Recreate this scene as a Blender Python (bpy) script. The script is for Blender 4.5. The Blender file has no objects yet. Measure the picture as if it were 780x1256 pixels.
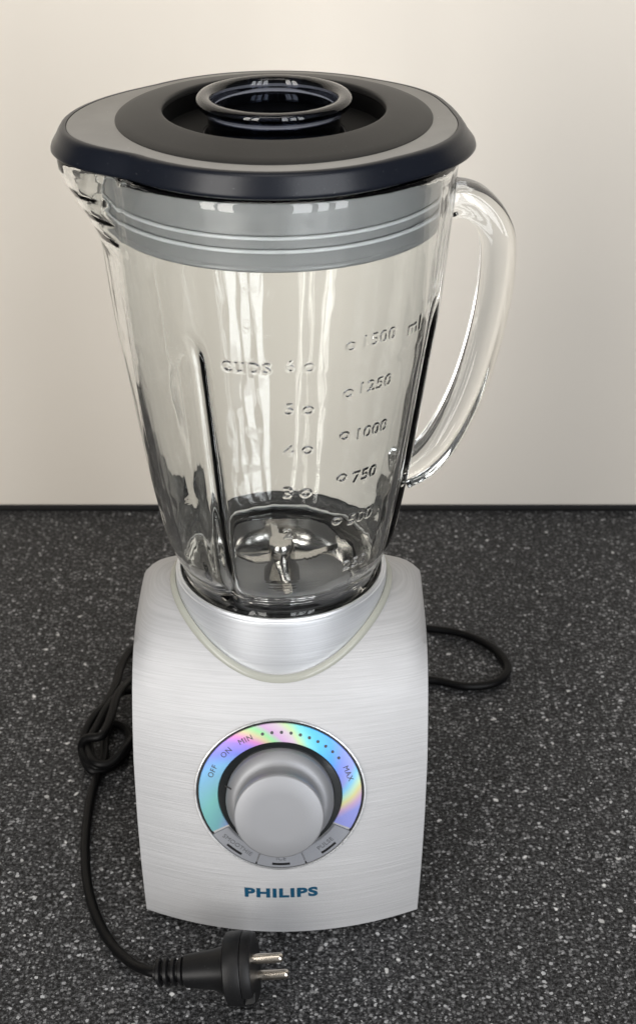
import bpy, bmesh, math, random
import numpy as np
from mathutils import Vector, Matrix
from math import sin, cos, pi, radians as R

random.seed(7)
S = bpy.context.scene
COL = S.collection

# ------------------------------------------------------------------ camera
CAM = Vector((.0186, -.628, .573))
PITCH = R(31)
cd = bpy.data.cameras.new('camera')
cam = bpy.data.objects.new('camera', cd); COL.objects.link(cam)
cam.location = CAM
cam.rotation_euler = (pi / 2 - PITCH, 0, 0)
cd.sensor_fit = 'VERTICAL'; cd.sensor_height = 36; cd.sensor_width = 24
cd.lens = 52.0
cd.clip_start = .01; cd.clip_end = 60
cd.dof.use_dof = True; cd.dof.focus_distance = .67; cd.dof.aperture_fstop = 18
S.camera = cam

# ------------------------------------------------------------------ light
w = bpy.data.worlds.new('World'); S.world = w; w.use_nodes = True
bg = w.node_tree.nodes['Background']
bg.inputs['Color'].default_value = (.95, .96, 1.0, 1); bg.inputs['Strength'].default_value = .10

def area(name, loc, target, sx, sy, power, color):
    l = bpy.data.lights.new(name, 'AREA'); l.shape = 'RECTANGLE'; l.size = sx; l.size_y = sy
    l.energy = power; l.color = color
    o = bpy.data.objects.new(name, l); COL.objects.link(o)
    o.location = loc
    o.rotation_euler = (Vector(target) - Vector(loc)).to_track_quat('-Z', 'Y').to_euler()
    return o
# daylight from tall glazed doors in the room behind the camera (right ones stronger and cooler), and a ceiling light
for k, (x, y) in enumerate(((.40, -1.32), (.68, -1.23), (.96, -1.12))):
    area('window_light_right', (x, y, .50), (0, 0, .50), .20, 1.90, 8.6, (.955, .972, 1.0))
for k, (x, y) in enumerate(((-.58, -1.20), (-.86, -1.09))):
    area('window_light_left', (x, y, .50), (0, 0, .50), .22, 1.90, 12.8, (1.0, .965, .92))
area('ceiling_light', (0, -.62, 1.55), (0, -.30, 0), .9, .6, 4.2, (1.0, .955, .90))

S.view_settings.view_transform = 'Standard'
S.view_settings.look = 'None'
S.view_settings.gamma = 1
S.view_settings.exposure = 0
S.view_settings.use_curve_mapping = False
cy = S.cycles
cy.use_denoising = True
try: cy.denoiser = 'OPENIMAGEDENOISE'
except Exception: pass
cy.max_bounces = 28; cy.transmission_bounces = 26; cy.glossy_bounces = 8; cy.diffuse_bounces = 5
cy.transparent_max_bounces = 16
cy.caustics_reflective = True; cy.caustics_refractive = True
cy.blur_glossy = .6
cy.sample_clamp_indirect = 6
cy.use_adaptive_sampling = True; cy.adaptive_threshold = .01

# ------------------------------------------------------------------ materials
class NT:
    def __init__(s, name):
        s.m = bpy.data.materials.new(name); s.m.use_nodes = True
        s.t = s.m.node_tree; s.n = s.t.nodes; s.b = s.n['Principled BSDF']
    def new(s, typ, **kw):
        n = s.n.new(typ)
        for k, v in kw.items(): setattr(n, k, v)
        return n
    def link(s, a, b): s.t.links.new(a, b)
    def coord(s, scale=(1, 1, 1), out='Object'):
        c = s.new('ShaderNodeTexCoord'); m = s.new('ShaderNodeMapping')
        m.inputs['Scale'].default_value = scale
        s.link(c.outputs[out], m.inputs['Vector']); return m.outputs['Vector']
    def noise(s, vec, scale, detail=3, rough=.5):
        n = s.new('ShaderNodeTexNoise'); n.inputs['Scale'].default_value = scale
        n.inputs['Detail'].default_value = detail; n.inputs['Roughness'].default_value = rough
        s.link(vec, n.inputs['Vector']); return n.outputs['Fac']
    def ramp(s, fac, stops, interp='LINEAR'):
        r = s.new('ShaderNodeValToRGB'); cr = r.color_ramp; cr.interpolation = interp
        while len(cr.elements) < len(stops): cr.elements.new(.5)
        for e, (p, c) in zip(cr.elements, stops):
            e.position = p
            e.color = (c, c, c, 1) if isinstance(c, (int, float)) else (*c, 1)
        s.link(fac, r.inputs['Fac']); return r.outputs['Color']
    def bump(s, h, strength, dist=.001):
        b = s.new('ShaderNodeBump'); b.inputs['Strength'].default_value = strength
        b.inputs['Distance'].default_value = dist
        s.link(h, b.inputs['Height']); s.link(b.outputs['Normal'], s.b.inputs['Normal'])
    def mix(s, fac, a, b, mode='MIX'):
        m = s.new('ShaderNodeMix', data_type='RGBA', blend_type=mode)
        for sock, v in ((m.inputs[0], fac), (m.inputs[6], a), (m.inputs[7], b)):
            if hasattr(v, 'links') or hasattr(v, 'is_linked'): s.link(v, sock)
            elif isinstance(v, (int, float)): sock.default_value = v
            else: sock.default_value = (*v, 1)
        return m.outputs[2]
    def set(s, **kw):
        for k, v in kw.items():
            i = s.b.inputs[k.replace('_', ' ')]
            if isinstance(v, tuple) and len(v) == 3: v = (*v, 1)
            i.default_value = v
        return s

def plain(name, color, rough=.5, metal=0., spec=.5, noise=0, nscale=600, dust=0.):
    n = NT(name).set(Base_Color=color, Roughness=rough, Metallic=metal, Specular_IOR_Level=spec)
    v = n.coord()
    if noise:
        n.bump(n.noise(v, nscale, 2), noise, .0003)
    if dust:
        f = n.noise(v, 900, 4, .7); g = n.noise(v, 40, 3)
        mask = n.ramp(f, [(.665, 0.), (.72, 1.)])
        c = n.mix(mask, color, tuple(min(1, c * 1.5 + .07) for c in color))
        c = n.mix(n.ramp(g, [(.35, 0.), (.75, dust)]), c, tuple(min(1, x * 1.6 + .03) for x in color))
        n.link(c, n.b.inputs['Base Color'])
    return n.m

def brushed(name, color, scale, rough, strength, metal=1.0):
    n = NT(name).set(Base_Color=color, Metallic=metal, Roughness=rough)
    v = n.coord(scale)
    a = n.noise(v, 1.0, 5, .7)
    big = n.noise(n.coord((1, 1, 2)), 38, 5, .6)
    c = n.mix(n.ramp(a, [(.3, 0.), (.7, 1.)]), tuple(x * .87 for x in color), tuple(min(1, x * 1.08) for x in color))
    n.link(c, n.b.inputs['Base Color'])
    r = n.new('ShaderNodeMapRange'); r.inputs['To Min'].default_value = rough - .08; r.inputs['To Max'].default_value = rough + .10
    n.link(big, r.inputs['Value']); n.link(r.outputs['Result'], n.b.inputs['Roughness'])
    n.bump(a, strength, .0004)
    return n.m

M = {}
M['alu'] = brushed('brushed_aluminium', (.465, .467, .475), (20, 20, 1900), .60, .40, .52)
M['collar'] = brushed('brushed_collar', (.72, .74, .77), (12, 12, 1500), .42, .18, .70)
M['knob'] = plain('silver_paint', (.29, .295, .31), .50, .50, noise=.10, nscale=2500)
M['button'] = plain('silver_button', (.25, .26, .285), .45, .45, noise=.08, nscale=2500)
M['bezel'] = plain('bezel_metal', (.80, .81, .82), .30, .8)
M['black'] = plain('black_plastic', (.006, .006, .007), .35, spec=.35, noise=.05)
M['groove'] = plain('gloss_black', (.01, .012, .013), .12)
M['rubber'] = plain('lid_rubber', (.005, .0065, .011), .30, spec=.30, noise=.06, nscale=900, dust=.03)
M['dome'] = plain('lid_dome', (.009, .0087, .0082), .50, spec=.42, noise=.08, nscale=900, dust=.18)
M['band'] = plain('lid_band', (.27, .262, .245), .62, spec=.25, noise=.05, nscale=900, dust=.25)
M['well'] = plain('lid_well', (.004, .004, .004), .6, spec=.12)  # black well, coloured darker still for the shade inside the recess
M['bead'] = plain('seal_bead_highlight', (.70, .72, .73), .25)  # highlights along the seal ribs, painted as a paler colour than the seal
M['seal'] = plain('seal_silicone', (.30, .305, .305), .30, noise=.04)
M['cable'] = plain('cable_rubber', (.003, .003, .0033), .42, spec=.15, noise=.05)
M['plug'] = plain('plug_plastic', (.005, .005, .0055), .42, spec=.25, noise=.08, nscale=1200, dust=.12)
M['steel'] = plain('polished_steel', (.50, .49, .475), .14, 1.0, noise=.03, nscale=300)
M['brass'] = plain('pin_metal', (.64, .58, .50), .24, 1.0)
M['button_ink'] = plain('faint_print', (.085, .09, .10), .5)
M['ink'] = plain('print_grey', (.05, .05, .055), .5)
M['logo'] = plain('print_blue', (.004, .05, .10), .42, spec=.25)
n = NT('trim_ring').set(Base_Color=(.33, .335, .295), Roughness=.2); M['trim'] = n.m

def glass(name, color, bumpy=0., rough=0.0):
    n = NT(name).set(Base_Color=color, Roughness=rough, IOR=1.5, Transmission_Weight=1.0)
    if bumpy:
        v = n.coord((60, 60, 9))
        a = n.noise(v, 1.0, 2, .5)
        n.bump(a, bumpy, .002)
    return n.m
M['glass'] = glass('clear_glass', (.972, .986, .978), .19)
M['glass_handle'] = glass('handle_glass', (.95, .96, .95), .10, .03)
n = NT('navy_clear_plastic').set(Base_Color=(.55, .60, .74), Roughness=.05, IOR=1.5, Transmission_Weight=1.0); M['navy'] = n.m
va = n.new('ShaderNodeVolumeAbsorption'); va.inputs['Color'].default_value = (.07, .09, .14, 1); va.inputs['Density'].default_value = 330
n.link(va.outputs[0], n.n['Material Output'].inputs['Volume'])

# holographic foil: its diffraction rainbow painted as fixed colour round the ring (UV.x), drifting slightly across
n = NT('hologram_foil').set(Metallic=.75, Roughness=.42)
uv = n.new('ShaderNodeUVMap'); sep = n.new('ShaderNodeSeparateXYZ'); n.link(uv.outputs['UV'], sep.inputs['Vector'])
ma = n.new('ShaderNodeMath', operation='MULTIPLY_ADD'); n.link(sep.outputs['Y'], ma.inputs[0]); ma.inputs[1].default_value = .075
n.link(sep.outputs['X'], ma.inputs[2])
nz = n.noise(n.coord(), 90, 2); mb = n.new('ShaderNodeMath', operation='MULTIPLY_ADD'); n.link(nz, mb.inputs[0]); mb.inputs[1].default_value = .02
n.link(ma.outputs[0], mb.inputs[2])
hol = n.ramp(mb.outputs[0], [
    (.00, (.34, .38, .72)), (.06, (.20, .50, .52)), (.14, (.22, .58, .52)), (.22, (.24, .52, .66)), (.29, (.22, .50, .80)), (.35, (.24, .26, .86)),
    (.41, (.46, .26, .90)), (.445, (.95, .30, .66)), (.475, (.95, .72, .40)), (.505, (.45, .95, .40)), (.535, (.92, .50, .78)), (.575, (.96, .70, .74)),
    (.60, (.80, .95, .45)), (.635, (.30, .88, .80)), (.68, (.12, .62, .95)), (.74, (.10, .42, .95)), (.80, (.28, .32, .88)), (.85, (.40, .40, .85)),
    (.88, (.30, .70, .95)), (.91, (.72, .92, .62)), (.935, (.98, .80, .30)), (.965, (.80, .45, .62)), (1.0, (.40, .38, .85))])
hol = n.mix(1.0, n.mix(.12, hol, (.55, .62, .66)), (.66, .74, .80), 'MULTIPLY')
n.link(hol, n.b.inputs['Base Color'])
M['holo'] = n.m

# worktop: dark laminate with grey grain and pale flecks of several sizes
n = NT('speckled_laminate').set(Roughness=.40, Specular_IOR_Level=.09)
v = n.coord()
def flecks(scale, lo, hi, seed):
    """one random flake per Voronoi cell: only some cells get one; size and brightness vary"""
    vo = n.new('ShaderNodeTexVoronoi'); vo.inputs['Scale'].default_value = scale
    off = n.new('ShaderNodeVectorMath', operation='ADD'); off.inputs[1].default_value = (seed, seed * .37, 0)
    wob = n.new('ShaderNodeTexNoise'); wob.inputs['Scale'].default_value = scale * 1.3; n.link(v, wob.inputs['Vector'])
    wm = n.new('ShaderNodeVectorMath', operation='SCALE'); n.link(wob.outputs['Color'], wm.inputs[0]); wm.inputs['Scale'].default_value = .9 / scale
    ad = n.new('ShaderNodeVectorMath', operation='ADD'); n.link(v, ad.inputs[0]); n.link(wm.outputs[0], ad.inputs[1])
    n.link(ad.outputs[0], off.inputs[0]); n.link(off.outputs[0], vo.inputs['Vector'])
    sp = n.new('ShaderNodeSeparateColor'); n.link(vo.outputs['Color'], sp.inputs[0])
    rad = n.new('ShaderNodeMapRange'); n.link(sp.outputs[0], rad.inputs['Value'])
    rad.inputs['From Min'].default_value = lo; rad.inputs['From Max'].default_value = 1.0
    rad.inputs['To Min'].default_value = 0.; rad.inputs['To Max'].default_value = hi
    lt = n.new('ShaderNodeMath', operation='SUBTRACT'); n.link(rad.outputs[0], lt.inputs[0]); n.link(vo.outputs['Distance'], lt.inputs[1])
    e = n.new('ShaderNodeMapRange'); n.link(lt.outputs[0], e.inputs['Value'])
    e.inputs['From Min'].default_value = 0.; e.inputs['From Max'].default_value = .10
    br = n.new('ShaderNodeMapRange'); n.link(sp.outputs[1], br.inputs['Value']); br.inputs['To Min'].default_value = .25
    mu = n.new('ShaderNodeMath', operation='MULTIPLY'); n.link(e.outputs[0], mu.inputs[0]); n.link(br.outputs[0], mu.inputs[1])
    return mu.outputs[0]
grain = n.noise(v, 520, 4, .75)
base = n.ramp(grain, [(.36, (.005, .005, .0055)), (.48, (.022, .0223, .0232)), (.58, (.075, .076, .079)), (.72, (.22, .222, .23))])
c = n.mix(flecks(540, .40, .65, 3.1), base, (.24, .242, .248))
c = n.mix(flecks(420, .68, .52, 8.7), c, (.52, .525, .54))
c = n.mix(flecks(180, .82, .30, 5.3), c, (.78, .78, .78))
dk = flecks(260, .62, .5, 12.2)
c = n.mix(dk, c, (.008, .008, .008))
n.link(c, n.b.inputs['Base Color'])
n.bump(n.noise(v, 900, 2), .12, .0004)
M['worktop'] = n.m

n = NT('wall_panel').set(Base_Color=(.60, .565, .50), Roughness=.55, Specular_IOR_Level=.3)
v = n.coord()
cl = n.noise(v, 3.0, 3)
n.link(n.mix(n.ramp(cl, [(.3, 0.), (.7, 1.)]), (.73, .68, .605), (.75, .698, .62)), n.b.inputs['Base Color'])
n.bump(n.noise(v, 700, 3), .05, .0004)
M['wall'] = n.m
M['gap_shade'] = plain('dark_gap_shade', (.012, .012, .012), .6)

# ------------------------------------------------------------------ mesh helpers
def world_loc(o):
    l = Vector((0, 0, 0))
    while o: l = l + o.location; o = o.parent
    return l

def obj(name, verts, faces, mat, parent=None, smooth=40, uvs=None):
    me = bpy.data.meshes.new(name)
    if parent:
        off = world_loc(parent); verts = [Vector(p) - off for p in verts]
    me.from_pydata([tuple(p) for p in verts], [], faces); me.update()
    bm = bmesh.new(); bm.from_mesh(me)
    bmesh.ops.recalc_face_normals(bm, faces=bm.faces)
    bm.to_mesh(me); bm.free()
    if uvs is not None:
        lay = me.uv_layers.new(name='UVMap')
        for lp in me.loops: lay.data[lp.index].uv = uvs[lp.vertex_index]
    if smooth:
        for p in me.polygons: p.use_smooth = True
        me.set_sharp_from_angle(angle=R(smooth))
    me.materials.append(mat)
    o = bpy.data.objects.new(name, me); COL.objects.link(o)
    if parent: o.parent = parent
    return o

def thing(name, label, cat, loc):
    o = bpy.data.objects.new(name, None); COL.objects.link(o); o.location = loc
    o.empty_display_size = .02
    o['label'] = label; o['category'] = cat
    return o

class G:
    """collects geometry for one mesh"""
    def __init__(s): s.v = []; s.f = []
    def add(s, v, f):
        k = len(s.v); s.v += [Vector(p) for p in v]; s.f += [tuple(i + k for i in q) for q in f]; return s
    def grid(s, rows, closed_u=False, closed_v=False):
        """rows: list of rings of equal length"""
        nr, nc = len(rows), len(rows[0]); f = []
        for i in range(nr if closed_u else nr - 1):
            for j in range(nc if closed_v else nc - 1):
                a, b = i * nc + j, i * nc + (j + 1) % nc
                k = ((i + 1) % nr) * nc
                f.append((a, b, k + (j + 1) % nc, k + j))
        return s.add([p for r in rows for p in r], f)
    def make(s, name, mat, parent=None, smooth=40): return obj(name, s.v, s.f, mat, parent, smooth)

def cr(pts, per=8, closed=False):
    """Catmull-Rom through tuples"""
    P = [Vector(p) for p in pts]; n_ = len(P); out = []
    for i in range(n_ if closed else n_ - 1):
        if closed: a, b, c_, d = (P[(i + k - 1) % n_] for k in range(4))
        else: a, b, c_, d = P[max(i - 1, 0)], P[i], P[i + 1], P[min(i + 2, n_ - 1)]
        for k in range(per):
            t = k / per
            out.append(.5 * (2 * b + (c_ - a) * t + (2 * a - 5 * b + 4 * c_ - d) * t * t + (3 * b - a - 3 * c_ + d) * t ** 3))
    if not closed: out.append(P[-1])
    return out

def lathe(prof, seg=96, closed=False, center=(0, 0, 0), axis=None, caps=False):
    """prof: (r, h) list; closed joins the last ring to the first; axis = (u, v, n) frame"""
    u, v_, n_ = axis or (Vector((1, 0, 0)), Vector((0, 1, 0)), Vector((0, 0, 1)))
    c_ = Vector(center)
    rows = [[c_ + u * (r * cos(2 * pi * k / seg)) + v_ * (r * sin(2 * pi * k / seg)) + n_ * h for k in range(seg)] for r, h in prof]
    g = G().grid(rows, closed_u=closed, closed_v=True)
    if caps:
        g.f.append(tuple(range(seg)))
        g.f.append(tuple((len(prof) - 1) * seg + k for k in range(seg)))
    return g

def tube(path, rad, seg=12, caps=True, g=None, squash=None):
    g = g or G(); P = [Vector(p) for p in path]; rows = []
    t0 = (P[1] - P[0]).normalized()
    up = Vector((0, 0, 1)) if abs(t0.z) < .9 else Vector((0, 1, 0))
    nrm = (up - t0 * up.dot(t0)).normalized()
    for i, p in enumerate(P):
        t = (P[min(i + 1, len(P) - 1)] - P[max(i - 1, 0)]).normalized()
        nrm = (nrm - t * nrm.dot(t)).normalized(); b = t.cross(nrm)
        r = rad(i / (len(P) - 1)) if callable(rad) else rad
        rows.append([p + nrm * (r * cos(2 * pi * k / seg)) + b * (r * sin(2 * pi * k / seg)) for k in range(seg)])
    k0 = len(g.v); g.grid(rows, closed_v=True)
    if caps:
        g.f.append(tuple(k0 + k for k in range(seg))); g.f.append(tuple(k0 + (len(P) - 1) * seg + k for k in range(seg)))
    return g

def interp(x, xs, ys):
    if x <= xs[0]: return ys[0]
    for i in range(len(xs) - 1):
        if x <= xs[i + 1]:
            t = (x - xs[i]) / (xs[i + 1] - xs[i]); return ys[i] + t * (ys[i + 1] - ys[i])
    return ys[-1]
def sstep(a, b, x):
    t = max(0, min(1, (x - a) / (b - a))); return t * t * (3 - 2 * t)
def box(x0, x1, y0, y1, z0, z1, bev=0):
    bm = bmesh.new(); bmesh.ops.create_cube(bm, size=1)
    for q in bm.verts: q.co = Vector(((x0 + x1) / 2 + q.co.x * (x1 - x0), (y0 + y1) / 2 + q.co.y * (y1 - y0), (z0 + z1) / 2 + q.co.z * (z1 - z0)))
    if bev: bmesh.ops.bevel(bm, geom=bm.edges[:], offset=bev, segments=3, affect='EDGES', profile=.5)
    bm.verts.ensure_lookup_table(); bm.verts.index_update()
    v_ = [q.co.copy() for q in bm.verts]; f_ = [tuple(q.index for q in fc.verts) for fc in bm.faces]; bm.free()
    g = G(); g.add(v_, f_); return g

def text_mesh(body, size, extrude, offset=0., spacing=1.0, sx=1.0, bevel=0.):
    """flat text centred on the origin in XY, as (verts, faces)"""
    c_ = bpy.data.curves.new('lettering', 'FONT'); c_.body = body; c_.size = size
    c_.align_x = 'CENTER'; c_.align_y = 'CENTER'; c_.extrude = extrude; c_.offset = offset
    c_.space_character = spacing; c_.bevel_depth = bevel; c_.bevel_resolution = 1; c_.resolution_u = 5
    o = bpy.data.objects.new('lettering', c_); COL.objects.link(o)
    dg = bpy.context.evaluated_depsgraph_get(); dg.update()
    me = bpy.data.meshes.new_from_object(o.evaluated_get(dg))
    v_ = [q.co.copy() for q in me.vertices]; f_ = [tuple(p.vertices) for p in me.polygons]
    bpy.data.objects.remove(o); bpy.data.curves.remove(c_); bpy.data.meshes.remove(me)
    for q in v_: q.x *= sx
    return v_, f_

# pixel of the photograph -> ray (used only to measure where things stand)
F = 1814.0
def ray(px, py):
    a, b = (px - 390) / F, (628 - py) / F; c_, s_ = cos(PITCH), sin(PITCH)
    return Vector((a, c_ + b * s_, -s_ + b * c_))
def onz(px, py, z):
    r = ray(px, py); t = (z - CAM.z) / r.z; return CAM + r * t

# ================================================================== setting
wt = box(-1.3, 1.3, -.95, .3285, -.04, 0, .002).make('worktop', M['worktop']); wt['kind'] = 'structure'
wt['label'] = 'dark grey speckled laminate worktop under the blender'
wl = box(-1.5, 1.5, .3290, .36, .0035, 1.7, .002).make('wall', M['wall']); wl['kind'] = 'structure'
wl['label'] = 'plain cream wall panel behind the worktop'
box(-1.3, 1.3, .3320, .36, -.04, .0030).make('shadow_gap_strip', M['gap_shade'], wl)  # dark strip standing in for the shadow gap below the wall panel

# ================================================================== blender base
base = thing('blender_base', 'brushed aluminium blender motor base with round speed dial and blue lettering, standing on speckled worktop', 'blender base', (0, 0, 0))
AR = [(-.0935, .003), (-.0915, .02), (-.087, .045), (-.0795, .075), (-.070, .105), (-.0575, .130), (-.042, .147), (-.022, .1572), (0, .1605)]
half = cr([(y, z, 0) for y, z in AR] + [(.022, .1572, 0)], 10)[:81]
arch = [(p.x, p.y) for p in half] + [(-p.x, p.y) for p in half[:-1][::-1]]
KS = 33.9
def wid(z): return interp(z, [.003, .03, .06, .09, .12, .14, .15, .157, .1605], [.0698, .0711, .0722, .0728, .0727, .0726, .0725, .0723, .0720])
def shell_pt(x, y, z):
    dz = -.006 * (max(0, abs(x) - .036) / .036) ** 2 * (z / .1605) ** 4
    dz -= .0065 * (max(0, abs(x) - .0605) / .0115) ** 2.5 * (z / .1605) ** 8
    return Vector((x, y * (1 - KS * x * x), z + dz))
_az = [p[1] for p in half]; _ay = [p[0] for p in half]
def front(x, z): return shell_pt(x, interp(z, _az, _ay), z)
def front_n(x, z):
    e = .0008; a = front(x + e, z) - front(x - e, z); b = front(x, z + e) - front(x, z - e)
    return a.cross(b).normalized()
NU = 40
outer, inner = [], []
for i, (y, z) in enumerate(arch):
    W = wid(z)
    a, b = arch[max(i - 1, 0)], arch[min(i + 1, len(arch) - 1)]
    tx, tz = b[0] - a[0], b[1] - a[1]; L = math.hypot(tx, tz); ny, nz_ = -tz / L, tx / L
    outer.append([shell_pt(W * (2 * k / NU - 1), y, z) for k in range(NU + 1)])
    inner.append([shell_pt(W * (2 * k / NU - 1), y, z) - Vector((0, ny, nz_)) * .0016 for k in range(NU + 1)])
rows = [r + q[::-1] for r, q in zip(outer, inner)]
g = G().grid(rows, closed_v=True)
nc = len(rows[0])
g.f.append(tuple(range(nc))); g.f.append(tuple((len(rows) - 1) * nc + k for k in range(nc)))
shell = g.make('housing', M['alu'], base, 50)
for sgn in (-1, 1):
    g = G(); ring = []
    for i, (y, z) in enumerate(arch):
        p = inner[i][NU if sgn > 0 else 0]; ring.append(Vector((p.x + sgn * .0005, p.y * .985, p.z - .0005)))
    nn = len(ring); cen = Vector((sgn * .069, 0, .07))
    ins = [Vector((p.x - sgn * .012, p.y, p.z)) for p in ring]
    g.grid([ring, ins]); k = len(g.v); g.v.append(cen)
    g.f += [(i, i + 1, k) for i in range(nn - 1)]
    g.make('side_panel', M['black'], base)
box(-.066, .066, -.070, .070, .0012, .012, .003).make('bottom_plate', M['black'], base)
for sx in (-1, 1):
    for sy in (-1, 1):
        lathe([(.0, .0), (.006, .0), (.007, .001), (.007, .003), (0, .003)], 24, center=(sx * .052, sy * .055, 0)).make('foot', M['black'], base)

# collar that takes the jar
collar = lathe([(.0531, .10), (.0531, .1642), (.0529, .1652), (.0524, .1656), (.0524, .1662), (.0518, .1670), (.0508, .1670), (.0502, .1663), (.0500, .155), (.0500, .10)], 160, True).make('collar', M['collar'], base)
lathe([(0.0, .139), (.046, .139), (.0475, .1405), (.0494, .150), (.0494, .1660), (.0499, .1664), (.0499, .138), (0.0, .136)], 96).make('jar_seat', M['black'], base)
# translucent ring that follows the cut where collar meets housing
ringp = []
RT = .0546
for k in range(220):
    th = 2 * pi * k / 220; x, y = RT * sin(th), -RT * cos(th); sg = 1 if y <= 0 else -1
    lo, hi = .05, .1605
    for _ in range(40):
        mid = (lo + hi) / 2
        if abs(front(x, mid).y) > abs(y): lo = mid
        else: hi = mid
    p = front(x, lo); nn_ = front_n(x, min(lo, .1595)); 
    ringp.append((Vector((x, y, p.z)), Vector((nn_.x, nn_.y * sg, nn_.z))))
rows = []
for k in range(220):
    p, nn_ = ringp[k]; rad_ = Vector((p.x, p.y, 0)).normalized()
    q = []
    for a, h in ((-.0016, -.001), (-.0016, .0010), (-.0010, .0016), (.0002, .0014), (.0012, .0008), (.0016, -.0002), (.0016, -.0015)):
        q.append(p + rad_ * a + Vector((0, 0, 1)) * h * 1.0 + nn_ * 0.0004)
    rows.append(q)
G().grid(rows, closed_u=True, closed_v=True).make('trim_ring', M['trim'], base)

# ---- dial: everything follows the curved front
ZC = .0793; T = R(15.8)
def dial(u, v_, h):
    z = ZC + v_ * cos(T) * .945; p = front(u, z); return p + front_n(u, z) * h
def pol(r, deg): return r * cos(R(deg)), r * sin(R(deg))
def sector(r0, r1, a0, a1, h0, h1, name, mat, parent, bev=.0003, seg=None, closed=False, uv=False, nr=6):
    seg = seg or max(6, int(abs(a1 - a0) / 2))
    prof = [(r0, h0), (r0, h1 - bev), (r0 + bev, h1)] + [(r0 + (r1 - r0) * k / nr, h1) for k in range(1, nr)] + [(r1 - bev, h1), (r1, h1 - bev), (r1, h0)]
    rows, uvs = [], []
    for k in range(seg if closed else seg + 1):
        a = a0 + (a1 - a0) * k / seg
        rows.append([dial(*pol(r, a), h) for r, h in prof]); uvs += [(k / seg, (r - r0) / (r1 - r0)) for r, h in prof]
    g = G().grid(rows, closed_u=closed, closed_v=True)
    if not closed:
        m_ = len(prof); g.f.append(tuple(range(m_))); g.f.append(tuple((len(rows) - 1) * m_ + k for k in range(m_)))
    return obj(name, g.v, g.f, mat, parent, 35, uvs if uv else None)
sector(.0411, .0419, 0, 360, -.001, .0013, 'dial_bezel', M['bezel'], base, .0005, 180, True)
sector(.0399, .0412, 0, 360, -.001, .0004, 'dial_gap', M['black'], base, .0002, 180, True, nr=2)
sector(.0303, .0401, 213, -30, -.001, .0007, 'dial_face', M['holo'], base, .0003, 150, uv=True)
sector(.0262, .0305, 0, 360, -.001, .0009, 'dial_groove', M['groove'], base, .0005, 150, True)
for a0, a1, word, ta in ((215, 252, 'SMOOTHIE', 233), (253.2, 287.8, 'ICE', 270.5), (289, 328, 'PULSE', 309)):
    bt = sector(.0309, .0407, a0, a1, -.001, .0013, 'button', M['button'], base, .0006)
    # status light slot
    am = (a0 + a1) / 2
    sector(.0376, .0389, am - 6.5, am + 6.5, .0006, .00155, 'indicator_slot', M['black'], bt, .0001, nr=2)
    vs, fs = text_mesh(word, .0033, .00008, 0, 1.08)
    ca, sa = cos(R(ta + 90)), sin(R(ta + 90)); cx_, cy_ = pol(.0350, ta)
    obj('lettering', [dial(cx_ + p.x * ca - p.y * sa, cy_ + p.x * sa + p.y * ca, .0014 + p.z) for p in vs], fs, M['button_ink'], bt, 0)
def dial_text(word, ang, size, r=.0352):
    vs, fs = text_mesh(word, size, .00008, 0, 1.15)
    ca, sa = cos(R(ang - 90)), sin(R(ang - 90)); cx_, cy_ = pol(r, ang)
    return [dial(cx_ + p.x * ca - p.y * sa, cy_ + p.x * sa + p.y * ca, .0008 + p.z) for p in vs], fs
for word, ang in (('OFF', 158.5), ('ON', 137.5), ('MIN', 118), ('MAX', 19.5)):
    vs, fs = dial_text(word, ang, .0039); obj('lettering', vs, fs, M['ink'], base, 0)
for k in range(10):
    a = 103.5 - k * 7.5; cx_, cy_ = pol(.0354, a); rd = .00080
    ring = [dial(cx_ + rd * cos(t * pi / 6), cy_ + rd * sin(t * pi / 6), .0009) for t in range(12)]
    low = [dial(cx_ + rd * cos(t * pi / 6), cy_ + rd * sin(t * pi / 6), .0004) for t in range(12)]
    g = G().grid([ring, low], closed_v=True); g.f.append(tuple(range(12))); g.make('speed_dot', M['ink'], base, 0)
# knob
C0 = front(0, ZC); kn = Vector((0, -cos(T), sin(T))); ku = Vector((1, 0, 0)); kv = kn.cross(ku)
AX = (ku, kv, kn)
kp = [(.0264, -.004), (.0264, .0030), (.0260, .0040), (.0251, .0050), (.0237, .0064), (.0224, .0070), (.0208, .0076), (.0200, .0088), (.0196, .0110), (.0196, .0150), (.0200, .0164), (.0210, .0170), (.0216, .0176), (.0217, .0184), (.0217, .0200), (.0214, .0208), (.0206, .0212), (.012, .0214), (0, .0215)]
knob = lathe(kp, 128, center=C0, axis=AX).make('speed_knob', M['knob'], base, 60)
a = R(163)
mk = []
for r, h in ((.0238, .0062), (.0279, .0042)):
    for s_ in (-.0003, .0003):
        for dh in (0, .0004):
            mk.append(C0 + ku * (r * cos(a) - s_ * sin(a)) + kv * (r * sin(a) + s_ * cos(a)) + kn * (h + dh - .0006))
obj('pointer_mark', mk, [(0, 1, 3, 2), (4, 5, 7, 6), (0, 1, 5, 4), (2, 3, 7, 6), (0, 2, 6, 4), (1, 3, 7, 5)], M['black'], knob, 0)

# maker's lettering on the front
vs, fs = text_mesh('PHILIPS', .0069, .0001, .00030, 1.14, 1.0)
w_ = max(p.x for p in vs) - min(p.x for p in vs); k = .0366 / w_
for p in vs: p.x *= k
def on_front(x, zz, h): return front(x, zz) + front_n(x, zz) * h
rt = R(.9)
obj('maker_lettering', [on_front(p.x * cos(rt) - p.y * sin(rt), 0.0268 + (p.x * sin(rt) + p.y * cos(rt)), .0002 + p.z) for p in vs], fs, M['logo'], base, 0)

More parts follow.
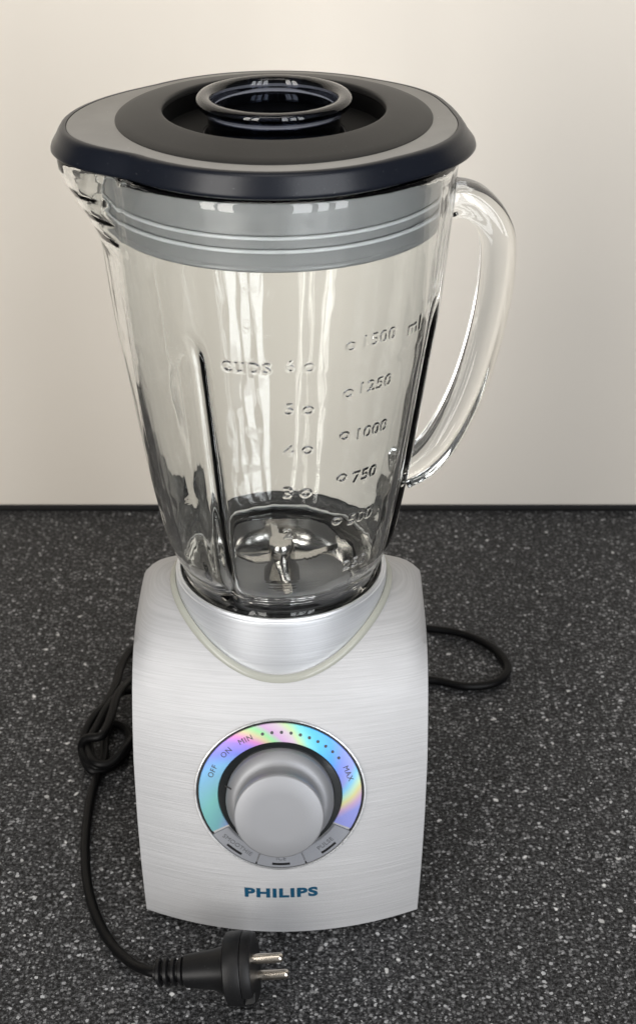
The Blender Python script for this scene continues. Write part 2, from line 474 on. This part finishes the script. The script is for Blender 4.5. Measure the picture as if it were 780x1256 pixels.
# ---- power cord and plug
def gp(px, py, z): p = onz(px, py, z); return (p.x, p.y, z)
r_c = .0026
cord = [(-.010, .066, .022), (.010, .092, .012), (.045, .114, .004), gp(525, 834, .003), gp(572, 842, .003), gp(610, 836, .003), gp(622, 817, .003), gp(604, 795, .003), gp(568, 778, .003),
        gp(525, 771, .003), (.055, .176, .003), (.02, .172, .003), (-.05, .165, .003), (-.085, .158, .003), gp(165, 795, .004), gp(150, 815, .006), gp(143, 838, .009), gp(131, 862, .012), gp(115, 880, .013), gp(104, 902, .011), gp(104, 926, .008),
        gp(118, 941, .006), gp(142, 932, .008), gp(160, 912, .012), gp(176, 884, .012), gp(172, 852, .012), gp(152, 848, .014), gp(134, 866, .016), gp(120, 890, .014), gp(110, 912, .012),
        gp(116, 934, .012), gp(136, 936, .012), gp(154, 918, .016), gp(170, 892, .016), gp(178, 860, .008), gp(166, 834, .010), gp(146, 850, .020), gp(136, 880, .021), gp(126, 902, .019), gp(106, 906, .016), gp(101, 920, .008),
        gp(112, 944, .005), gp(134, 942, .004), gp(152, 926, .004), gp(158, 900, .003), gp(140, 888, .003), gp(130, 905, .003), gp(128, 930, .003), gp(120, 952, .003), gp(112, 978, .003), gp(107, 1010, .003), gp(105, 1045, .003), gp(108, 1085, .003),
        gp(118, 1122, .003), gp(136, 1156, .003), gp(160, 1180, .007), gp(180, 1190, .0125), gp(192, 1193, .0139)]
path = cr(cord, 9)
tube(path, r_c, 12).make('power_cord', M['cable'], base, 60)

A0 = Vector(gp(192, 1193, .0140)); B0 = onz(283, 1188, .0188)
ax = (B0 - A0).normalized(); 
roll = R(18)
su = (Vector((0, 0, 1)) - ax * ax.z).normalized(); sv = ax.cross(su)   # su up, sv sideways
u2 = su * cos(roll) + sv * sin(roll); v2 = ax.cross(u2)
Lp = (B0 - A0).length
def psec(s_, a_, b_, pw=2.6, seg=40):
    out = []
    for k in range(seg):
        t = 2 * pi * k / seg; c_, q_ = cos(t), sin(t)
        out.append(A0 + ax * s_ + u2 * (a_ * math.copysign(abs(c_) ** (2 / pw), c_)) + v2 * (b_ * math.copysign(abs(q_) ** (2 / pw), q_)))
    return out
def loft(secs):
    g = G().grid(secs, closed_v=True); m_ = len(secs[0])
    g.f.append(tuple(range(m_))); g.f.append(tuple((len(secs) - 1) * m_ + k for k in range(m_))); return g
plug = loft([psec(.0135, .0058, .0062), psec(.0145, .0072, .0074), psec(.020, .0082, .0080), psec(.028, .0096, .0088), psec(.0335, .0112, .0098), psec(.036, .0120, .0105)]).make('plug', M['plug'], base, 40)
# round flange with two notches in its rim
def flange(s_, r, notch):
    out = []
    for k in range(72):
        t = 2 * pi * k / 72; rr = r
        if notch and abs(sin(t)) > cos(R(9)): rr = r - .0040
        out.append(A0 + ax * s_ + u2 * (rr * cos(t)) + v2 * (rr * sin(t)))
    return out
fl = loft([flange(.0348, .0158, 0), flange(.0356, .0172, 0), flange(.0428, .0178, 0), flange(.0434, .0174, 0)]).make('flange', M['plug'], plug, 40)
loft([flange(.0437, .0172, 1), flange(.0475, .0170, 1), flange(.0485, .0162, 1)]).make('face_plate', M['plug'], plug, 40)
g = G()
for k in range(4):
    s_ = .0005 + k * .0036
    for q in loft([psec(s_, .0056, .0056), psec(s_ + .0004, .0063, .0063), psec(s_ + .0018, .0065, .0065), psec(s_ + .0022, .0058, .0058)]),: g.add(q.v, q.f)
q = loft([psec(-.001, .0036, .0036), psec(.014, .0050, .0050)]); g.add(q.v, q.f)
g.make('strain_relief', M['plug'], plug, 40)
for sgn in (-1, 1):
    def pin(s_, r): 
        return [A0 + ax * s_ + u2 * (sgn * .0092 + r * cos(k * pi / 10)) + v2 * (r * sin(k * pi / 10)) for k in range(20)]
    pn = loft([pin(.048, .0024), pin(.0615, .0024), pin(.0628, .0021), pin(.0633, .0014)]).make('pin', M['brass'], plug, 50)

# ================================================================== glass jar
ZJ = .158
jar = thing('glass_jar', 'clear glass blender jug with handle, pouring spout and raised scale, seated in the silver collar', 'blender jug', (0, 0, ZJ))
PO = [(.163, .0405), (.1635, .0455), (.1655, .0478), (.169, .0493), (.175, .0510), (.190, .0566), (.210, .0604), (.227, .0633), (.250, .0664), (.275, .0697), (.290, .0717), (.305, .0738), (.325, .0757), (.345, .0773), (.360, .0786), (.371, .0790), (.3775, .0797)]
def Ro(z): return interp(z, [p[0] for p in PO], [p[1] for p in PO])
SP = R(194)
RIBS = [R(-117.5), R(-20), R(76), R(152)]
def wrap(a): return (a + pi) % (2 * pi) - pi
prof = []   # (r, z, side)
pz = cr([(r, z, 0) for z, r in PO], 9)
prof += [(p.x, p.y, 0) for p in pz]
prof += [(.0796, .3805, 0), (.0790, .3818, 0), (.0776, .3824, 1), (.0763, .3818, 1), (.0756, .3805, 1)]
for k in range(1, 96):
    z = .3805 - k * (.3805 - .190) / 96; prof.append((Ro(min(z, .3775)) - .0046 - .0006 * sstep(.3, .2, z), z, 1))
prof += [(p.x, p.y, 1) for p in cr([(Ro(.19) - .0052, .190, 0), (.0490, .1815, 0), (.0455, .1752, 0), (.0410, .1722, 0), (.0385, .1712, 0)], 5)]
prof += [(.0378, .1705, 1), (.0375, .169, 1), (.0375, .1645, 1), (.0382, .1632, 1)]

# raised scale: the letters stand proud of the glass itself, as a relief on a fine part of the grid
def hit(px, py):
    r = ray(px, py); t = .40
    while t < .9:
        p = CAM + r * t
        if math.hypot(p.x, p.y) < Ro(p.z): break
        t += .0005
    return math.atan2(p.y, p.x), p.z
A_LO, A_HI, Z_LO, Z_HI = R(-122), R(-27), .176, .330
CELL = .00025
NA, NZ = int((A_HI - A_LO) * .068 / CELL), int((Z_HI - Z_LO) / CELL)
relief = np.zeros((NZ + 1, NA + 1))
def stamp(word, px, py, size, sx=1.0, offset=.00003, amp=1.0):
    az, z0 = hit(px, py); vs, fs = text_mesh(word, size, 0, offset, 1.12, sx)
    P = np.array([[(az + p.x / Ro(z0) - A_LO) / (A_HI - A_LO) * NA, (z0 + p.y - Z_LO) / (Z_HI - Z_LO) * NZ] for p in vs])
    for f in fs:
        for k in range(1, len(f) - 1):
            a, b, c_ = P[f[0]], P[f[k]], P[f[k + 1]]
            x0, x1 = int(max(0, min(a[0], b[0], c_[0]) - 1)), int(min(NA, max(a[0], b[0], c_[0]) + 1))
            y0, y1 = int(max(0, min(a[1], b[1], c_[1]) - 1)), int(min(NZ, max(a[1], b[1], c_[1]) + 1))
            if x1 <= x0 or y1 <= y0: continue
            X, Y = np.meshgrid(np.arange(x0, x1 + 1), np.arange(y0, y1 + 1))
            d = (b[0] - a[0]) * (c_[1] - a[1]) - (b[1] - a[1]) * (c_[0] - a[0])
            if abs(d) < 1e-9: continue
            l1 = ((b[0] - X) * (c_[1] - Y) - (b[1] - Y) * (c_[0] - X)) / d
            l2 = ((c_[0] - X) * (a[1] - Y) - (c_[1] - Y) * (a[0] - X)) / d
            ins = (l1 >= -.02) & (l2 >= -.02) & (1 - l1 - l2 >= -.02)
            relief[y0:y1 + 1, x0:x1 + 1][ins] = amp
stamp('cups', 302, 449, .0106, 1.0, .00006, 1.35)
stamp('ml', 508, 400, .0098)
for d, px, py in (('6', 356, 450), ('5', 355, 503), ('4', 354, 554), ('3', 353, 605), ('2', 353, 655)): stamp(d, px, py, .0080, 1.05, .00005)
for px, py in ((379, 450), (378, 503), (377, 552), (375, 604), (430, 424), (427, 482), (422, 534), (419, 586), (413, 638)): stamp('o', px, py - 1, .0088, 1.1, 0)
for d, px, py in (('1500', 465, 415), ('1250', 460, 472), ('1000', 455, 528), ('750', 447, 582), ('500', 441, 633), ('250', 434, 690)): stamp(d, px, py, .0080, 1.05, .00005)
k5 = np.array([.25, .5, .25])
for _ in range(2):
    relief = np.apply_along_axis(lambda q: np.convolve(q, k5, 'same'), 0, relief)
    relief = np.apply_along_axis(lambda q: np.convolve(q, k5, 'same'), 1, relief)

az_ = np.concatenate([np.linspace(A_LO, A_HI, NA, endpoint=False), np.linspace(A_HI, A_LO + 2 * pi, 360, endpoint=False)])
# refine the outer profile where the scale stands
zs_o = [p[1] for p in prof if p[2] == 0 and p[1] < Z_LO] + list(np.linspace(Z_LO, Z_HI, NZ + 1)) + [p[1] for p in prof[:len(pz)] if p[1] > Z_HI]
first_in = len(pz)
pzz = sorted((p.y, p.x) for p in pz)
fine = [(float(np.interp(z, [q[0] for q in pzz], [q[1] for q in pzz])), z, 0) for z in zs_o]
prof = fine + prof[first_in:]
r_ = np.array([p[0] for p in prof])[:, None]; z_ = np.array([p[1] for p in prof])[:, None]; sd_ = np.array([p[2] for p in prof])[:, None]
def ss(a, b, x):
    t = np.clip((x - a) / (b - a), 0, 1); return t * t * (3 - 2 * t)
def wr(a): return (a + pi) % (2 * pi) - pi
A = az_[None, :]
rr = r_ + .0135 * ss(.338, .381, z_) ** 1.2 * np.cos(np.minimum(np.abs(wr(A - SP)) / R(22), 1) * pi / 2) ** 1.6
sm = ss(.342, .352, z_) * ss(.380, .372, z_) * np.exp(-(wr(A - SP) / R(20)) ** 4)
rr = rr + np.where(sd_ == 0, .0002, .0006) * sm * np.sin(z_ * 2 * pi / .0085 + A * 3)
top = ss(.322, .304, z_) * ss(.164, .176, z_)
for rb in RIBS:
    e = np.abs(wr(A - rb)) * r_; q = 1.0 if wr(rb) < 0 else (.55 if rb < R(100) else .28)
    rr = rr - q * np.where(sd_ == 0, .0027 * top * np.exp(-(e / .0038) ** 2), .0031 * top * np.exp(-(e / .0042) ** 2))
i0 = int(np.argmin(np.abs(z_[:len(fine), 0] - Z_LO)))
rr[i0:i0 + NZ + 1, :NA] += .00042 * relief[:, :NA]
nr, nc = rr.shape
co = np.stack([rr * np.cos(A), rr * np.sin(A), np.broadcast_to(z_, rr.shape) - ZJ], axis=-1).reshape(-1, 3)
ii, jj = np.meshgrid(np.arange(nr), np.arange(nc), indexing='ij')
i2, j2 = (ii + 1) % nr, (jj + 1) % nc
fa = np.stack([ii * nc + jj, ii * nc + j2, i2 * nc + j2, i2 * nc + jj], axis=-1).reshape(-1, 4)
me = bpy.data.meshes.new('glass_body')
me.vertices.add(len(co)); me.vertices.foreach_set('co', co.astype(np.float32).ravel())
me.loops.add(fa.size); me.loops.foreach_set('vertex_index', fa.astype(np.int32).ravel())
me.polygons.add(len(fa)); me.polygons.foreach_set('loop_start', np.arange(0, fa.size, 4, dtype=np.int32))
me.update(calc_edges=True); me.validate()
me.polygons.foreach_set('use_smooth', np.ones(len(me.polygons), dtype=bool))
me.materials.append(M['glass'])
gb = bpy.data.objects.new('glass_body', me); COL.objects.link(gb); gb.parent = jar

# handle: swept rounded bar
HA = R(7); hu = Vector((cos(HA), sin(HA), 0)); hv = Vector((-sin(HA), cos(HA), 0))
hp = cr([(.0763, .3525, .0160), (.0815, .3535, .0158), (.0895, .3508, .0158), (.0970, .3430, .0156), (.1010, .3315, .0154), (.1010, .3100, .0152), (.0972, .2835, .0150), (.0902, .2565, .0150), (.0795, .2325, .0150), (.0690, .2200, .0150), (.0598, .2150, .0150)], 10)
rows = []
for i, p in enumerate(hp):
    a, b = hp[max(i - 1, 0)], hp[min(i + 1, len(hp) - 1)]
    t = Vector((b.x - a.x, b.y - a.y)).normalized(); nx, nz_ = t.y, -t.x
    hw = p.z / 2; dw = .0100; row = []
    for k in range(32):
        q = 2 * pi * k / 32; c_, s_ = cos(q), sin(q)
        cc = math.copysign(abs(c_) ** (2 / 3.4), c_) * hw; ss = math.copysign(abs(s_) ** (2 / 3.4), s_) * dw
        row.append(hu * (p.x + nx * cc) + hv * ss + Vector((0, 0, p.y + nz_ * cc)))
    rows.append(row)
loft(rows).make('handle', M['glass_handle'], jar, 60)

# blade unit screwed into the bottom of the jar
bu = lathe([(0, .1535), (.012, .1540), (.0165, .1546), (.0172, .1572), (.0205, .1572), (.0214, .1550), (.027, .1556), (.031, .1570), (.0345, .1605), (.0358, .1660), (.0366, .1706), (.0366, .1500), (0, .150)], 96).make('blade_unit', M['steel'], jar, 50)
lathe([(.0368, .1590), (.0368, .1702), (.0372, .1706), (.0373, .1640), (.0395, .1626), (.0478, .1624), (.0486, .1600), (.0484, .1525), (.044, .1512), (.0368, .1512)], 96, True).make('sealing_ring', M['black'], bu, 40)
lathe([(.0145, .1530), (.0145, .1572), (.0130, .1592), (.0112, .1594), (.0112, .1530)], 48, True).make('bearing_ring', M['steel'], bu, 30)
lathe([(.0085, .153), (.0085, .163), (.0074, .165), (.0068, .1715), (.0068, .1792), (.0058, .1808), (0, .1812)], 48).make('hub', M['steel'], bu, 40)
for k, (ang, lift) in enumerate(((8, .0045), (188, .0045), (98, .001), (278, .001))):
    a = R(ang); d = Vector((cos(a), sin(a), 0)); s_ = Vector((-sin(a), cos(a), 0)); top, bot = [], []
    NB = 22
    for i in range(NB + 1):
        t = i / NB; r = .003 + t * .027; h = .1700 + lift * sstep(.35, .75, t) * t
        wd = .0046 * (.85 - .5 * t)
        te = .0011 if (i % 2 and i > 6) else 0
        tw = .0008 * t
        top.append((d * r + s_ * wd + Vector((0, 0, h + tw)), d * r - s_ * (wd - te) + Vector((0, 0, h - tw))))
    g = G(); rows = []
    for p, q in top: rows.append([p, q, q - Vector((0, 0, .0012)), p - Vector((0, 0, .0012))])
    loft(rows).make('blade', M['steel'], bu, 20)

# ================================================================== lid
ZL = .3827
lid = thing('jug_lid', 'black round lid with a matte grey band, covering the top of the glass jug', 'lid', (0, 0, ZL))
def r_band(a):
    d = math.degrees(a) % 360
    def bump(c0, wdt, p=1.5): 
        e = abs((d - c0 + 180) % 360 - 180); return max(0, cos(min(e / wdt, 1) * pi / 2)) ** p
    base_r = .0764
    return base_r + .0140 * (bump(192, 56, 1.5) if 90 < d < 192 else bump(192, 34, 1.5)) + .0045 * bump(-16, 34, 1.3) + .0030 * bump(28, 26)
def r_lip(a):
    d = math.degrees(a) % 360
    def bump(c0, wdt, p=1.5):
        e = abs((d - c0 + 180) % 360 - 180); return max(0, cos(min(e / wdt, 1) * pi / 2)) ** p
    return r_band(a) + .0030 + .0018 * bump(188, 40) + .0028 * bump(-5, 36)
NS = 240
def lid_rings(prof_fn):
    return [[Vector((r * cos(2 * pi * k / NS), r * sin(2 * pi * k / NS), z)) for k, (r, z) in enumerate(row)] for row in prof_fn]
def ringrow(f): return [f(2 * pi * k / NS) for k in range(NS)]
sk = []
for mode, d, z in (('c', .060, .3850), ('c', .060, .3832), ('l', -.0022, .3827), ('l', -.0008, .3829), ('l', 0, .3839), ('l', -.0004, .3852), ('m', .34, .3868), ('m', .64, .3886), ('m', .82, .3902), ('b', .0008, .3912), ('b', .0002, .3922), ('b', -.0010, .3927), ('b', -.0022, .3927), ('b', -.0024, .3921), ('c', .060, .3919)):
    if mode == 'c': sk.append(ringrow(lambda a: (d, z)))
    elif mode == 'l': sk.append(ringrow(lambda a: (r_lip(a) + d, z)))
    elif mode == 'b': sk.append(ringrow(lambda a: (r_band(a) + d, z)))
    else: sk.append(ringrow(lambda a: (r_lip(a) + (r_band(a) + .0008 - r_lip(a)) * d, z)))
G().grid(lid_rings(sk), closed_u=True, closed_v=True).make('lid_rim', M['rubber'], lid, 60)
bd = [ringrow(lambda a: (.0655, .3920)), ringrow(lambda a: (r_band(a) - .0026, .3920)), ringrow(lambda a: (r_band(a) - .0025, .3925)), ringrow(lambda a: (r_band(a) - .0030, .3928)), ringrow(lambda a: (.0655, .3930))]
G().grid(lid_rings(bd), closed_u=True, closed_v=True).make('grey_band', M['band'], lid, 60)
lathe([(.0655, .3922), (.0674, .3924), (.0675, .3933), (.0668, .3938), (.063, .3946), (.058, .3957), (.052, .3967), (.0492, .3971), (.0482, .3971), (.0477, .3967), (.0475, .3960), (.0474, .3945), (.0480, .3940), (.0480, .3858), (.0300, .3860), (.0296, .3852), (.0296, .3800), (.0330, .3800), (.0460, .3815), (.0640, .3905)], 160, True).make('lid_dome', M['dome'], lid, 50)
lathe([(.0305, .3864), (.0460, .3865), (.0470, .3870), (.0473, .3944), (.0479, .3939), (.0479, .3861), (.0305, .3861)], 128, True).make('lid_well', M['well'], lid, 50)
# ribbed sealing skirt inside the jar
sp_ = [(.0690, .3830), (.0718, .3830), (.0720, .3780), (.0720, .3666), (.0712, .3660), (.0712, .3650), (.0720, .3644), (.0718, .3611), (.0710, .3606), (.0710, .3594), (.0716, .3589), (.0712, .3535), (.0720, .3528), (.0722, .3519), (.0716, .3511), (.0690, .3508)]
seal = lathe(sp_, 180, True).make('lid_seal', M['seal'], lid, 50)
for z in (.3655, .3600):
    lathe([(.0724 + .0010 * cos(k * pi / 5), z + .0008 * sin(k * pi / 5)) for k in range(10)], 180, True).make('seal_bead', M['bead'], seal, 60)
lathe([(.0300, .3806), (.0690, .3806), (.0690, .3790), (.0300, .3790)], 96, True).make('lid_underside', M['seal'], lid, 40)

# ================================================================== measuring cup in the lid
cup = thing('measuring_cup', 'clear navy plastic measuring cup set in the hole of the lid', 'measuring cup', (0, 0, .350))
cp = [(0, .3500), (.0270, .3500), (.0280, .3510), (.0284, .3900), (.0285, .3946), (.0297, .3962), (.0316, .3972), (.0327, .3982), (.0332, .3998), (.0330, .4011), (.0322, .4020), (.0308, .4024), (.0290, .4023), (.0278, .4019), (.0269, .4010), (.0265, .3990), (.0262, .3900), (.0256, .3522), (.0250, .3516), (0, .3516)]
lathe(cp, 160).make('cup_wall', M['navy'], cup, 50)
